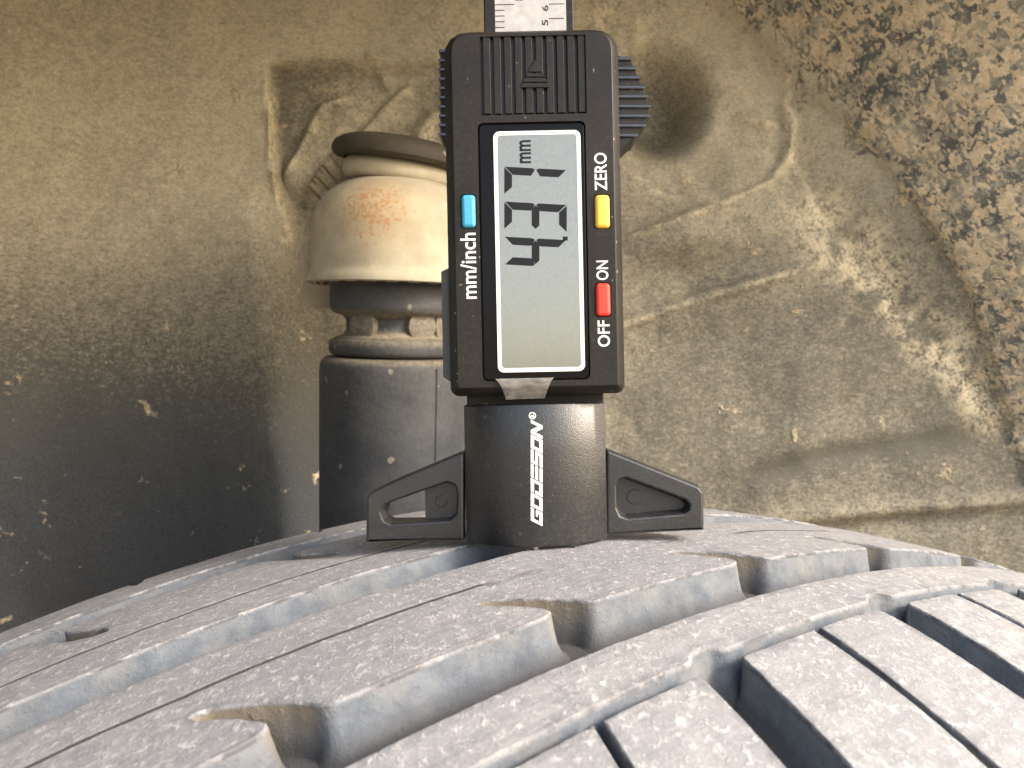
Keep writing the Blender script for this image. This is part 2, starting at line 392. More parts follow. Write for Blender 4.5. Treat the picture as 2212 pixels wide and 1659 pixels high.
def block(name, outline, prof, step=.6, grid=1.4, sipes=(), jit=.07, seed=0.0, flare=None):
    o = ccw(resample(outline, step))
    o = [(u+jit*fbm(u*.55, s*.55, seed), s+jit*fbm(u*.55+40, s*.55, seed)) for u, s in o]
    n = len(o)
    ring0 = offset(o, prof[0][0])
    # triangulated tread face with inner points
    us = [p[0] for p in o]; ss = [p[1] for p in o]
    pts = [Vector((float(a_), float(b_))) for a_, b_ in ring0]
    inner = []
    gu = np.arange(min(us), max(us), grid); gs = np.arange(min(ss), max(ss), grid)
    poly = np.asarray(ring0)
    GU, GS = np.meshgrid(gu, gs); q = np.stack([GU.ravel(), GS.ravel()], 1)
    q = q+np.array([[(noise.random()-.5)*.5, (noise.random()-.5)*.5] for _ in range(len(q))]) if False else q
    sip_pts = []
    for ss_, dep_, ph_ in sipes:
        for uu in np.arange(min(us)+.5, max(us)-.5, .7):
            wv = ss_+.35*fbm(uu*.05, ss_, 7+ph_)
            dd = dep_*max(0, min(1, (fbm(uu*.035, ss_*.3, 3+ph_)+.42)*3))
            sip_pts += [(uu, wv-.52, 0, 0), (uu, wv-.36, .04*dd, dd), (uu, wv-.20, dd*.4, dd*1.2), (uu, wv, dd, dd*1.3), (uu, wv+.20, dd*.35, dd), (uu, wv+.36, 0, 0)]
        q = q[np.abs(q[:, 1]-ss_) > .95]
    if sip_pts: sp = np.array(sip_pts); q = np.concatenate([q, sp[:, :2]]); qd = np.concatenate([np.zeros(len(q)-len(sp)), sp[:, 2]]); qc = np.concatenate([np.zeros(len(q)-len(sp)), sp[:, 3]])
    else: qd = np.zeros(len(q)); qc = qd.copy()
    # inside test and distance from the outline
    inside = np.zeros(len(q), bool)
    a_ = poly; b_ = np.roll(poly, -1, 0)
    for k in range(n):
        (x0, y0), (x1, y1) = a_[k], b_[k]
        if y0 == y1: continue
        c_ = ((y0 > q[:, 1]) != (y1 > q[:, 1])) & (q[:, 0] < (x1-x0)*(q[:, 1]-y0)/(y1-y0)+x0)
        inside ^= c_
    q, qd, qc = q[inside], qd[inside], qc[inside]
    keep = np.ones(len(q), bool)
    for k in range(0, len(q), 2000):
        dd = np.min(((q[k:k+2000, None, :]-poly[None])**2).sum(2), 1); keep[k:k+2000] = dd > .35**2
    q, qd, qc = q[keep], qd[keep], qc[keep]
    pts += [Vector((float(x), float(y))) for x, y in q]
    res = delaunay_2d_cdt(pts, [(i, (i+1) % n) for i in range(n)], [], 1, 1e-5)
    vv, _, ff, ov = res[0], res[1], res[2], res[3]
    W = np.array([(p.x, p.y) for p in vv])
    dep = np.array([(qd[min(src)-n] if src and min(src) >= n else 0.0) for src in ov])
    wav = np.array([.10*fbm(x*.12, y*.12, 9+seed)+.05*fbm(x*.9, y*.9, 2) for x, y in W])
    V = [t_pt(W[:, 0], W[:, 1], dep+wav)]; wall = [dep*0]; edge = [np.array([0.0 if not src or min(src) >= n else .5 for src in ov])]; crk = [np.minimum(1.0, 1.6*np.array([(qc[min(src)-n] if src and min(src) >= n else 0.0) for src in ov]))]; slot = [np.zeros(len(W))]; TU = [W[:, 0]]; TS = [W[:, 1]]
    F = []
    for f in ff:
        p0, p1, p2 = W[f[0]], W[f[1]], W[f[2]]
        F.append(tuple(f) if (p1[0]-p0[0])*(p2[1]-p0[1])-(p1[1]-p0[1])*(p2[0]-p0[0]) < 0 else tuple(f[::-1]))
    # map from outline index to the triangulated vertices
    back = {}
    for i, src in enumerate(ov):
        for sidx in src:
            if sidx < n: back[sidx] = i
    prev = [back[i] for i in range(n)]
    base = len(W)
    fl_ = np.array([flare(u, s) for u, s in o])[:, None] if flare else 1.0
    o_np = np.asarray(o)
    for off, dp in prof[1:]:
        r_ = o_np+(offset(o, off, 1.3)-o_np)*(fl_ if off > .05 else 1.0)
        dz = np.array([.06*fbm(x*.6, y*.6, 5) for x, y in r_])
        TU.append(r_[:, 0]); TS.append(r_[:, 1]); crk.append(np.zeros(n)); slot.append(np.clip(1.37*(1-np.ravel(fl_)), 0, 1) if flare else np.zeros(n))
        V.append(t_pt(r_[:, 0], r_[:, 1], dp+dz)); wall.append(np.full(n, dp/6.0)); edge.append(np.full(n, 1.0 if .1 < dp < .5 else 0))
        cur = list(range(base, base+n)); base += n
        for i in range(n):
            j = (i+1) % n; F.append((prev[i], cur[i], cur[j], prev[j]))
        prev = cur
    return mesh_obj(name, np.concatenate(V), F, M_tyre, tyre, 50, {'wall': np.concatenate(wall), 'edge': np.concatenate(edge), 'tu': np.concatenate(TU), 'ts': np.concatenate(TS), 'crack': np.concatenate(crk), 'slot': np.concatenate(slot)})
# the casing: groove floor, shoulders and sidewalls, all the way round
sec = [(s, t_rad(s)-5.9) for s in np.linspace(-62, 92, 60)]
rs0, rs1 = t_rad(-62)-5.9, t_rad(92)-5.9
sec = [(-72+4*math.cos(k/8*math.pi), rs0-4-k*16) for k in range(8, 0, -1)]+[(-68, rs0-3)]+sec+[(97, rs1-5)]+[(97+5*math.sin(k/8*math.pi), rs1-8-k*14) for k in range(1, 9)]
sec = np.array(sec); NS = 240
V = []; wl_ = []
for i in range(NS):
    ph = 2*math.pi*i/NS
    V.append(TC-T_O+sec[:, 0:1]*AX+sec[:, 1:2]*(math.cos(ph)*NN+math.sin(ph)*TT))
V = np.concatenate(V); K = len(sec)
F = [(i*K+k, i*K+k+1, ((i+1) % NS)*K+k+1, ((i+1) % NS)*K+k) for i in range(NS) for k in range(K-1)]
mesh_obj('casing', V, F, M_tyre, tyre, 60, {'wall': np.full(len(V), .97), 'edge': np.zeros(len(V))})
# ribs
U0, U1 = -165.0, 165.0
PER = 36.7
def hooked_near(s_edge, lips):
    """near edge of a rib with the curved blind slots that open into the wide groove"""
    hk = [(-4.0, .12), (-2.3, .06), (-.9, -.15), (.1, -.5), (.7, -1.1), (.75, -1.9), (.35, -2.8), (-.25, -3.5), (-1.0, -4.7), (-2.3, -6.2), (-3.9, -7.6), (-5.2, -8.7), (-5.5, -9.6), (-4.7, -9.9),
          (-3.4, -9.5), (-2.0, -8.6), (-.3, -7.3), (1.6, -5.9), (3.6, -4.1), (5.2, -2.2), (6.3, -.6), (7.0, .0), (8.2, .1)]
    out = []
    for l in lips: out += [(l+a_, s_edge+b_) for a_, b_ in hk]
    return out
lipsD = [-34.0+PER*k for k in range(-4, 6) if U0+12 < -34+PER*k < U1-12]
outD = [(U0, 3.1), (U0, 27.5)]+hooked_near(27.5, lipsD)+[(U1, 27.5), (U1, 3.1)]
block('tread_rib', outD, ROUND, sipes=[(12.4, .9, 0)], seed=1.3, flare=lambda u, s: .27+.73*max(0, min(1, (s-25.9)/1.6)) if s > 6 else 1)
def hooked_far(s_edge, st):
    hk = [(0, 0), (1.6, 1.2), (3.4, 4.6), (5.2, 7.6), (7.6, 10.2), (9.8, 12.0), (11.6, 12.3), (11.9, 11.3), (10.9, 9.0), (8.6, 6.4), (6.6, 3.9), (5.9, 2.2), (6.3, .9), (8.0, 0)]
    out = []
    for q in st: out += [(q+a_, s_edge+b_) for a_, b_ in hk]
    return out
stC = [-93.7+37.6*k for k in range(-1, 7) if -93.7+37.6*k < U1-15]
outC = [(U0, -34.8)]+hooked_far(-34.8, stC)+[(U1, -34.8), (U1, -7.2), (U0, -7.2)]
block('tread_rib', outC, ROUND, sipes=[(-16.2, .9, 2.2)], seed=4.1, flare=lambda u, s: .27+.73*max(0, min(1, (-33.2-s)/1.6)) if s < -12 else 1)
ntc = [-24.0+PER*k for k in range(-3, 5)]
outE = [(U0, 37.6), (U1, 37.6), (U1, 44.9)]
for q in ntc[::-1]: outE += [(q+a_, 44.9+b_) for a_, b_ in ((3.6, 0), (2.8, -.15), (2.3, -.7), (1.5, -1.3), (-.2, -1.45), (-1.8, -1.2), (-2.6, -.55), (-3.4, -.1), (-4.2, 0))]
outE += [(U0, 44.9)]
EPROF = [(-.25, 0), (0, .18), (.30, 1.1), (.55, 2.6), (.9, 4.4), (1.5, 5.5), (2.2, 5.9)]
block('tread_rib', outE, EPROF, step=.5, seed=6.2)
# near shoulder: blocks between the lateral grooves, alternately wide and thin
cuts = []
for k in range(-4, 5):
    cuts.append((-24.6+PER*k, 6.6)); cuts.append((-6.0+PER*k, 1.35))
cuts.sort()
def slp(u): return max(-.3, min(.3, .0075*u))
for (ua, wa), (ub, wb) in zip(cuts[:-1], cuts[1:]):
    a0, b0 = ua+wa/2, ub-wb/2; sa, sb = slp(ua), slp(ub)
    if a0 < U0 or b0 > U1: continue
    e0 = 46.75
    o_ = [(a0+.5*(wa > 3), e0+.4*(wa > 3)), (a0+1.0*(wa > 3), e0), (b0-.7*(wb > 3), e0), (b0, e0+.6*(wb > 3))]
    s1 = 96.0
    o_ += [(b0+sb*(s1-e0)*.8, s1), (a0+sa*(s1-e0)*.8, s1)]
    block('shoulder_block', o_, STEEP, step=.7, grid=1.6, seed=ua*.1)
# far shoulder: one band whose outer side is notched, so that the skyline scallops
o_ = [(U0, -43.4), (U1, -43.4), (U1, -66)]
for k in range(16, -1, -1):
    a0 = -150+18.6*k; dp_ = 7.0 if k % 2 else 12.5
    o_ += [(a0+2.4, -66), (a0+.9, -66+dp_-2), (a0, -66+dp_), (a0-.9, -66+dp_-2), (a0-2.4, -66)]
o_ += [(U0, -66)]
block('shoulder_rib', o_, STEEP, step=.8, grid=1.8, seed=8.8)

# ------------------------------------------------------------------ tread depth gauge
YW = 123.0                                             # the plane of the two wings of the foot
th = R_(1.15); gc, gs_ = math.cos(th), math.sin(th)
GX, GZ = at(1157, 1168, YW)
gauge = empty('tread_depth_gauge', P3(GX, YW, GZ), (0, -th, 0))
tag(gauge, 'black digital tread depth gauge standing upright on the tyre tread', 'depth gauge')
def g(px, py, Y=117.0):
    x, z = at(px, py, Y); x -= GX; z -= GZ
    return (x*gc+z*gs_, -x*gs_+z*gc)
def gy(Y): return Y-YW
FB = 117.0                                             # front face of the housing
def gp(pts, Y=FB): return [g(a_, b_, Y) for a_, b_ in pts]
def gbox(x0, x1, y0, y1, Y=FB):
    """picture box -> upright box in gauge mm (u0, u1, v0, v1)"""
    a_ = g(x0, (y0+y1)/2, Y)[0]; b_ = g(x1, (y0+y1)/2, Y)[0]
    c_ = g((x0+x1)/2, y1, Y)[1]; d_ = g((x0+x1)/2, y0, Y)[1]
    return a_, b_, c_, d_
# housing front shell
U_L, U_R = g(981, 460)[0], g(1329, 460)[0]
V_T, V_B = g(1150, 71)[1], g(1150, 836)[1]
front = fillet([(U_L, V_B), (U_R, V_B), (U_R, V_T), (U_L, V_T)], [.25, .25, 3.0, 3.0])
gu0, gu1, gv0, gv1 = gbox(1038, 1266, 66, 247)
bz = gbox(1037, 1270, 263, 822)
btn = {'blue': gbox(997, 1027, 421, 492), 'yellow': gbox(1285, 1317, 421, 493), 'red': gbox(1287, 1318.5, 612, 683)}
holes = [(rrect(*bz, .9), gy(FB)+.55, .0), ([(gu0, gv0), (gu1, gv0), (gu1, V_T-.45), (gu0, V_T-.45)], gy(FB)+.9, 0)]
for k, b_ in btn.items(): holes.append((rrect(b_[0]-.14, b_[1]+.14, b_[2]-.14, b_[3]+.14, .6), gy(FB)+.8, 0))
V, F = prism(front, [(-.12, gy(FB)), (0, gy(FB)+.06), (.45, gy(FB)+.55), (1.25, gy(FB)+1.9), (1.32, gy(FB)+2.1), (1.35, gy(FB)+6.0)], holes)
housing = mesh_obj('housing', V, F, M_body, gauge, 20)
# rear shell, a little wider below
sl = g(956, 590, 123)[0]; sr = g(1350, 590, 121.5)[0]
s_t = g(1150, 588, 123)[1]; s_b = g(1150, 818, 123)[1]
rear = [(U_L-1.0, V_B-1.0), (U_R+1.1, V_B-1.0), (U_R+1.55, V_B+.2), (U_R+1.55, s_t+16), (U_R+.9, s_t+17), (U_R+.9, V_T-3), (U_R-1.5, V_T-.2),
        (U_L+1.5, V_T-.2), (U_L-1.0, V_T-2.5), (U_L-1.0, s_t+.8), (sl, s_t), (sl, s_b+.6), (U_L-1.0, s_b-.6)]
V, F = prism(rear, [(-.1, gy(FB)+3.4), (0, gy(FB)+3.5), (0, gy(FB)+10.5), (-.8, gy(FB)+11.3)])
mesh_obj('rear_shell', V, F, plastic('black_plastic_rear', (.050, .046, .042), .42, .3, 4000, .2), gauge, 20)
# grooved grip pad
mb = MB(); mb.box(gu0-.05, gu1+.05, gy(FB)+.85, gy(FB)+1.3, gv0-.05, V_T+.2)
pad = mb.build('grip_pad', M_black, gauge)
nr = 10; pitch = (gu1-gu0)/nr
for k in range(nr):
    a_ = gu0+pitch*(k+.24); b_ = a_+pitch*.70
    o_ = [(a_, gv0+.25), (b_, gv0+.25), (b_, V_T-.02), (a_, V_T-.02)]
    V, F = prism(o_, [(-.10, gy(FB)+.16), (0, gy(FB)+.28), (.04, gy(FB)+.95)])
    mesh_obj('grip_rib', V, F, M_body, pad, 30)
# stepped triangle on the pad
tri = []
def bar(pts, y=.04):
    V, F = prism(pts, [(-.05, gy(FB)-y), (0, gy(FB)-y+.08), (0, gy(FB)+.7)]); return V, F
mb = MB()
mb.add(*bar(gp([(1156, 128), (1171, 155), (1141, 155)]), .0))
for y0, y1, w0, w1 in ((158, 166, 17, 21), (168, 177, 22, 26), (179, 189, 27, 31)):
    mb.add(*bar(gp([(1156-w1, y1), (1156+w1, y1), (1156+w0, y0), (1156-w0, y0)]), .02))
mb.build('arrow_mark', M_body, pad, 30)
# window
V, F = prism(rrect(bz[0]+.06, bz[1]-.06, bz[2]+.06, bz[3]-.06, .85), [(-.3, gy(FB)+.20), (0, gy(FB)+.32), (0, gy(FB)+.6)])
bezel = mesh_obj('display_window', V, F, M_gloss, gauge, 25)
fr = gbox(1070.5, 1259, 281.5, 803); fi = gbox(1079, 1250.5, 290, 794)
V, F = prism(rrect(*fr, 1.0), [(0, gy(FB)+.165), (0, gy(FB)+.22)], [(rrect(*fi, .55), gy(FB)+.22, 0)], back=False)
mesh_obj('window_line', V, F, M_frame, bezel, 25)
V, F = prism(rrect(*fi, .5), [(0, gy(FB)+.18), (0, gy(FB)+.22)])
lcd = mesh_obj('display', V, F, M_lcd, bezel, 25)
# seven-segment digits, read from bottom to top of the picture
YD = gy(FB)+.155
def rd(px, py): return g(px, py)
SEG = {'4': 'fgbc', '3': 'abgcd', '7': 'abc'}
def digit(ch, y_right):
    """y_right: picture row of the digit's right side; glyph top is at picture x 1089, bottom at 1226"""
    H = 135.0; Wd = 60.0; T = 16.5; k = .055
    def pt(r, h): return rd(1224.5-h, y_right+Wd-r-k*(h-H/2)-0)
    gap = 1.6; m_ = H/2
    shapes = {
        'a': [(gap, H), (Wd-gap, H), (Wd-T-gap*.3, H-T), (T+gap*.3, H-T)],
        'd': [(T+gap*.3, T), (Wd-T-gap*.3, T), (Wd-gap, 0), (gap, 0)],
        'g': [(gap+3, m_), (T*.75, m_+T/2), (Wd-T*.75, m_+T/2), (Wd-gap-3, m_), (Wd-T*.75, m_-T/2), (T*.75, m_-T/2)],
        'b': [(Wd, H-gap), (Wd, m_+gap+5), (Wd-3.5, m_+gap), (Wd-T, m_+T/2+gap), (Wd-T, H-T-gap)],
        'c': [(Wd, m_-gap-5), (Wd, gap), (Wd-T, T+gap), (Wd-T, m_-T/2-gap), (Wd-3.5, m_-gap)],
        'f': [(0, H-gap), (T, H-T-gap), (T, m_+T/2+gap), (3.5, m_+gap), (0, m_+gap+5)],
        'e': [(0, gap), (0, m_-gap-5), (3.5, m_-gap), (T, m_-T/2-gap), (T, T+gap)],
    }
    mb = MB()
    for s_ in SEG[ch]:
        V, F = prism([pt(a_, b_) for a_, b_ in shapes[s_]], [(0, YD), (0, YD+.03)]); mb.add(V, F)
    mb.build('digit', M_lcd_dark, lcd, 30)
digit('4', 514.5); digit('3', 438.5); digit('7', 363.0)
V, F = prism(gp([(1216, 510.5), (1226.5, 510.5), (1226.5, 519), (1216, 519)]), [(0, YD), (0, YD+.03)])
mesh_obj('decimal_point', V, F, M_lcd_dark, lcd, 30)
# lettering
def text(name, body, x0, x1, y0, y1, Y, yd, mat, parent, bold=.012):
    """letters reading upwards in the picture box x0..x1, y0..y1 (glyph tops to the left)"""
    cu = bpy.data.curves.new(name, 'FONT'); cu.body = body; cu.offset = bold; cu.resolution_u = 4
    tmp = bpy.data.objects.new(name, cu); COL.objects.link(tmp)
    dg = bpy.context.evaluated_depsgraph_get(); dg.update()
    me = bpy.data.meshes.new_from_object(tmp.evaluated_get(dg))
    co = np.array([v.co[:] for v in me.vertices]); mn, mx = co.min(0), co.max(0)
    a_, b_, c_, d_ = gbox(x0, x1, y0, y1, Y)
    V = [(b_-(p[1]-mn[1])/(mx[1]-mn[1])*(b_-a_), yd, c_+(p[0]-mn[0])/(mx[0]-mn[0])*(d_-c_)) for p in co]
    F = [tuple(f.vertices) for f in me.polygons]
    bpy.data.objects.remove(tmp); bpy.data.curves.remove(cu); bpy.data.meshes.remove(me)
    n = len(V); V2 = V+[(x, y+.03, z) for x, y, z in V]
    return mesh_obj(name, V2, F, mat, parent, None)
YT = gy(FB)-.015
text('lettering', 'mm', 1122, 1147, 302, 352, FB, YD, M_lcd_dark, lcd, .02)
text('lettering', 'mm/inch', 995, 1029, 503, 645.5, FB, YT, M_white, housing)
text('lettering', 'ZERO', 1284, 1311, 330, 411.5, FB, YT, M_white, housing)
text('lettering', 'ON', 1288, 1314, 563, 605, FB, YT, M_white, housing)
text('lettering', 'OFF', 1291, 1317.5, 692, 749, FB, YT, M_white, housing)
# buttons
for k, mt in (('blue', M_blue), ('yellow', M_yellow), ('red', M_red)):
    V, F = prism(rrect(*btn[k], .62), [(-.55, gy(FB)-.42), (-.30, gy(FB)-.36), (-.08, gy(FB)-.18), (0, gy(FB)+.1), (0, gy(FB)+.9)])
    b_ = mesh_obj('button', V, F, mt, gauge, 60); b_['label'] = k+' oblong rubber button'
# clear pull tab below the window
tb = gp([(1068, 817), (1078, 826), (1086, 842), (1092, 862), (1176, 860), (1186, 838), (1197, 817)], FB)
ys = []
V = []; F = []
mb = MB()
rows = [(817, 1070, 1196, FB-.25), (824, 1077, 1191, FB-.45), (834, 1083, 1186, FB-.40), (843, 1087, 1183, FB-.1), (852, 1090, 1180, FB+.35), (862, 1093, 1177, FB+.75)]
for (y0, xa, xb, Y0) in rows:
    for i in range(7):
        p = g(xa+(xb-xa)*i/6, y0+1.5*(1-i/3), FB); V.append((p[0], gy(Y0), p[1]))
for (y0, xa, xb, Y0) in rows:
    for i in range(7):
        p = g(xa+(xb-xa)*i/6, y0+1.5*(1-i/3), FB); V.append((p[0], gy(Y0)+.18, p[1]))
n7 = len(rows)*7
for k in range(len(rows)-1):
    for i in range(6):
        q = (k*7+i, k*7+i+1, (k+1)*7+i+1, (k+1)*7+i)
        F.append(q[::-1]); F.append(tuple(j+n7 for j in q))
for k in range(len(rows)-1):
    for i in (0, 6):
        q = (k*7+i, (k+1)*7+i, (k+1)*7+i+n7, k*7+i+n7); F.append(q if i else q[::-1])
for i in range(6):
    k = len(rows)-1; F.append((k*7+i, k*7+i+1, k*7+i+1+n7, k*7+i+n7)[::-1])
mesh_obj('clear_tab', V, F, M_film, gauge, 60)
# thumb grips at the sides
def thumb(tips, xin, y_end, Yf, Yb, name, sgn):
    root = None
    core = [(tx-sgn*4.0, ty) for tx, ty in tips]
    o_ = gp([(xin, tips[0][1]-12)]+core+[(xin, y_end)], Yf)
    V, F = prism(o_, [(-.1, gy(Yf)+.35), (0, gy(Yf)+.5), (0, gy(Yb))])
    root = mesh_obj(name, V, F, M_body, gauge, 30)
    for tx, ty in tips:
        o_ = gp([(xin, ty-4.2), (tx-sgn*2.5, ty-4.2), (tx, ty-2.0), (tx, ty+1.0), (tx-sgn*2, ty+3.0), (xin, ty+3.4)], Yf)
        V, F = prism(o_, [(-.12, gy(Yf)), (0, gy(Yf)+.14), (0, gy(Yb)-.3)])
        mesh_obj('grip_ridge', V, F, M_ridge, root, 40)
    return root
M_ridge = plastic('shiny_black_ridges', (.013, .0115, .010), .16, dust=.04, spec=1.0)
thumb([(1366, 126), (1376, 147), (1385, 167), (1393, 188), (1400.5, 208), (1406, 229), (1405, 250), (1395, 271), (1379, 292)], 1328, 336, 120.2, 128, 'thumb_grip', 1)
thumb([(947.5, 110+20.0*k) for k in range(10)], 975, 322, 120.6, 127, 'thumb_grip', -1)
# sliding scale at the top
YR = 122.0
rl = gbox(1041.5, 1235.5, -430, 120, YR)
V, F = prism([(rl[0], rl[2]), (rl[1], rl[2]), (rl[1], rl[3]), (rl[0], rl[3])], [(-.2, gy(YR)), (0, gy(YR)+.2), (0, gy(YR)+3.6)])
scale = mesh_obj('scale_bar', V, F, M_body, gauge, 30)
si = gbox(1065.5, 1219, -430, 110, YR)
mb = MB(); mb.box(si[0], si[1], gy(YR)-.06, gy(YR)+.1, si[2], si[3])
plate = mb.build('scale_plate', M_silver, scale, 30)
mb = MB(); YM = gy(YR)-.075
def mark(x0, x1, y, w_=2.2):
    a_, b_, c_, d_ = gbox(x0, x1, y-w_/2, y+w_/2, YR)
    mb.add([(a_, YM, c_), (b_, YM, c_), (b_, YM, d_), (a_, YM, d_)], [(0, 1, 2, 3)])
for k in range(-30, 5):
    y = 10.4+12.36*k
    if y < 66: mark(1067, 1110.5 if k % 5 == 0 else 1090, y)
for k in range(-12, 2):
    y = 9.0+31.4*k
    if y < 66: mark(1185.5, 1218, y)
mb.build('scale_marks', M_ink, plate, None)
for k, t_ in ((1, '5'), (0, '6'), (-1, '7'), (-2, '8')):
    yy = 9.0+31.4*k
    text('numeral', t_, 1170.5, 1184.5, yy+2.5, yy+16, YR, YM, M_ink, plate, .02)
text('numeral', '15', 1113, 1131, -24, 1.5, YR, YM, M_ink, plate, .02)
# neck, foot block and wings
nk = gbox(1007, 1307, 845, 880, 121)
V, F = prism([(nk[0], nk[2]-1), (nk[1], nk[2]-1), (nk[1], nk[3]+.5), (nk[0], nk[3]+.5)], [(-.3, gy(122.6)), (0, gy(122.9)), (0, gy(127))])
mesh_obj('neck', V, F, M_body, gauge, 30)
fl, frr = g(1003.5, 1000, YW-1)[0], g(1310.5, 1000, YW-1)[0]
ftop = g(1157, 872.5, 119.5)[1]
sag = 5.0; half = (frr-fl)/2; RA = (half*half+sag*sag)/(2*sag); cu_ = (fl+frr)/2
arc = []
NA = 40
for i in range(NA+1):
    u = fl+(frr-fl)*i/NA; arc.append((u, gy(YW)+(RA-sag)-math.sqrt(max(0, RA*RA-(u-cu_)**2))))
sect = [(fl+.02, gy(YW)+4.6)]+[(arc[0][0], arc[0][1]+1.0)]+arc+[(arc[-1][0], arc[-1][1]+1.0)]+[(frr-.02, gy(YW)+4.6)]
V = []; F = []; m_ = len(sect)
zs = [(ftop, .35), (ftop-.12, .12), (ftop-.35, 0), (ftop-8, 0), (.35, 0), (.12, .1), (0.0, .3)]
for z_, ins in zs:
    for a_, b_ in sect:
        k = 1-ins/half; V.append((cu_+(a_-cu_)*k, b_+ins*.8 if b_ < gy(YW)+4 else b_, z_))
for k in range(len(zs)-1):
    for i in range(m_-1): F.append((k*m_+i, (k+1)*m_+i, (k+1)*m_+i+1, k*m_+i+1))
    F.append((k*m_+m_-1, (k+1)*m_+m_-1, (k+1)*m_, k*m_))
F.append(tuple(range(m_))); F.append(tuple(range((len(zs)-1)*m_, len(zs)*m_))[::-1])
foot = mesh_obj('foot', V, F, M_foot, gauge, 30)
mb = MB(); mb.box(cu_+4.2, cu_+7.2, -3.9, -3.2, -.12, .25); mb.build('mould_mark', M_foot, foot)
wl_px = [(1003, 1168), (790, 1172.5), (790, 1078), (797, 1066), (818, 1056), (848, 1041), (1003, 975)]
pk_px = [(845, 1132), (829, 1124), (823, 1106), (830, 1091), (850, 1083), (916, 1059.5), (966, 1042), (983, 1049), (987, 1066), (986, 1112), (972, 1124)]
WPROF = [(-.55, gy(YW)), (-.25, gy(YW)+.1), (-.06, gy(YW)+.38), (0, gy(YW)+.8), (0, gy(YW)+4.2)]
def closed_by(outline, cut):     # clip an outline at u < cut
    return [p for p in outline if p[0] < cut]
wing_o = fillet(gp(wl_px, YW), [0, .25, .9, .9, .9, .9, 0]); pk = fillet(gp(pk_px, YW), .8)
V, F = prism(wing_o, WPROF, [(pk, gy(YW)+2.9, .12, .38)], back=False)
wing = mesh_obj('foot_wing', V, F, M_foot, gauge, 25)
cutx = g(918, 1085, YW+2)[0]
fl_o = [p for p in offset(ccw(pk), .25) if p[0] > cutx]
fl_o = sorted(fl_o, key=lambda p: math.atan2(p[1]-12*0-g(955, 1085, YW)[1], p[0]-g(955, 1085, YW)[0]))
zt = g(918, 1056, YW+2)[1]; zb_ = g(918, 1130, YW+2)[1]
fl_o += [(cutx, zt), (cutx, zb_)]
fl_o = sorted(fl_o, key=lambda p: math.atan2(p[1]-g(950, 1087, YW)[1], p[0]-g(950, 1087, YW)[0]))
V, F = prism(fl_o, [(0, gy(YW)+2.3), (0, gy(YW)+3.6)])
pf = mesh_obj('pocket_floor', V, F, M_foot, wing, 25)
# inner lining of the open part so that the hole shows the thickness of the wing
op = ccw(offset(ccw(pk), -.1)); n = len(op)
V = [(a_, gy(YW)+2.1, b_) for a_, b_ in op]+[(a_, gy(YW)+4.2, b_) for a_, b_ in op]
F = [(i, i+n, (i+1) % n+n, (i+1) % n) for i in range(n)]
mesh_obj('hole_lining', V, F, M_foot, wing, 40)
def disc(name, px, py, r, Y, parent, up=.12):
    c_ = g(px, py, Y)
    o_ = [(c_[0]+r*math.cos(a_*math.pi/12), c_[1]+r*math.sin(a_*math.pi/12)) for a_ in range(24)]
    V, F = prism(o_, [(-.12, gy(Y)-up), (0, gy(Y)-up+.08), (0, gy(Y)+.2)])
    return mesh_obj(name, V, F, M_foot, parent, 30)
disc('ejector_mark', 953, 1082, 1.05, YW+2.3, pf)
wr_px = [(1310, 1156), (1522, 1146), (1521, 1063), (1512, 1051), (1485, 1040), (1310, 970)]
pr_px = [(1356, 1119), (1341, 1113), (1334, 1098), (1333, 1050), (1339, 1037), (1353, 1033), (1481, 1081), (1490, 1091), (1488, 1103), (1478, 1109)]
wing_o = fillet(gp(wr_px, YW), [0, .3, .9, .9, .9, 0]); pk = fillet(gp(pr_px, YW), .7)
V, F = prism(wing_o, WPROF, [(pk, gy(YW)+2.7, .35, .45)], back=False)
wing2 = mesh_obj('foot_wing', V, F, M_foot, gauge, 25)
V, F = prism(offset(ccw(pk), .2), [(0, gy(YW)+2.5), (0, gy(YW)+3.5)])
pf2 = mesh_obj('pocket_floor', V, F, M_foot, wing2, 25)
disc('ejector_mark', 1370, 1073, 1.35, YW+2.5, pf2, .16)
# closing backs of the wings
for o_, w_, pko in ((gp(wl_px, YW), wing, gp([(845, 1128), (829, 1118), (835, 1093), (916, 1063), (918, 1127)], YW)), (gp(wr_px, YW), wing2, None)):
    V, F = prism(offset(ccw(o_), -.05), [(0, gy(YW)+3.9), (0, gy(YW)+4.25)], [(pko, gy(YW)+4.25, 0)] if pko else ())
    if pko: F = [f for f in F if len(f) < 6]
    mesh_obj('wing_back', V, F, M_foot, w_, 25)
# measuring pin under the foot
V, F = lathe([(.01, -1.9), (.45, -1.8), (.55, -1.5), (.55, 2)], 16, g(1157, 1172, 119)[0], gy(119.2))
mesh_obj('measuring_pin', V, F, M_pin, gauge, 40)
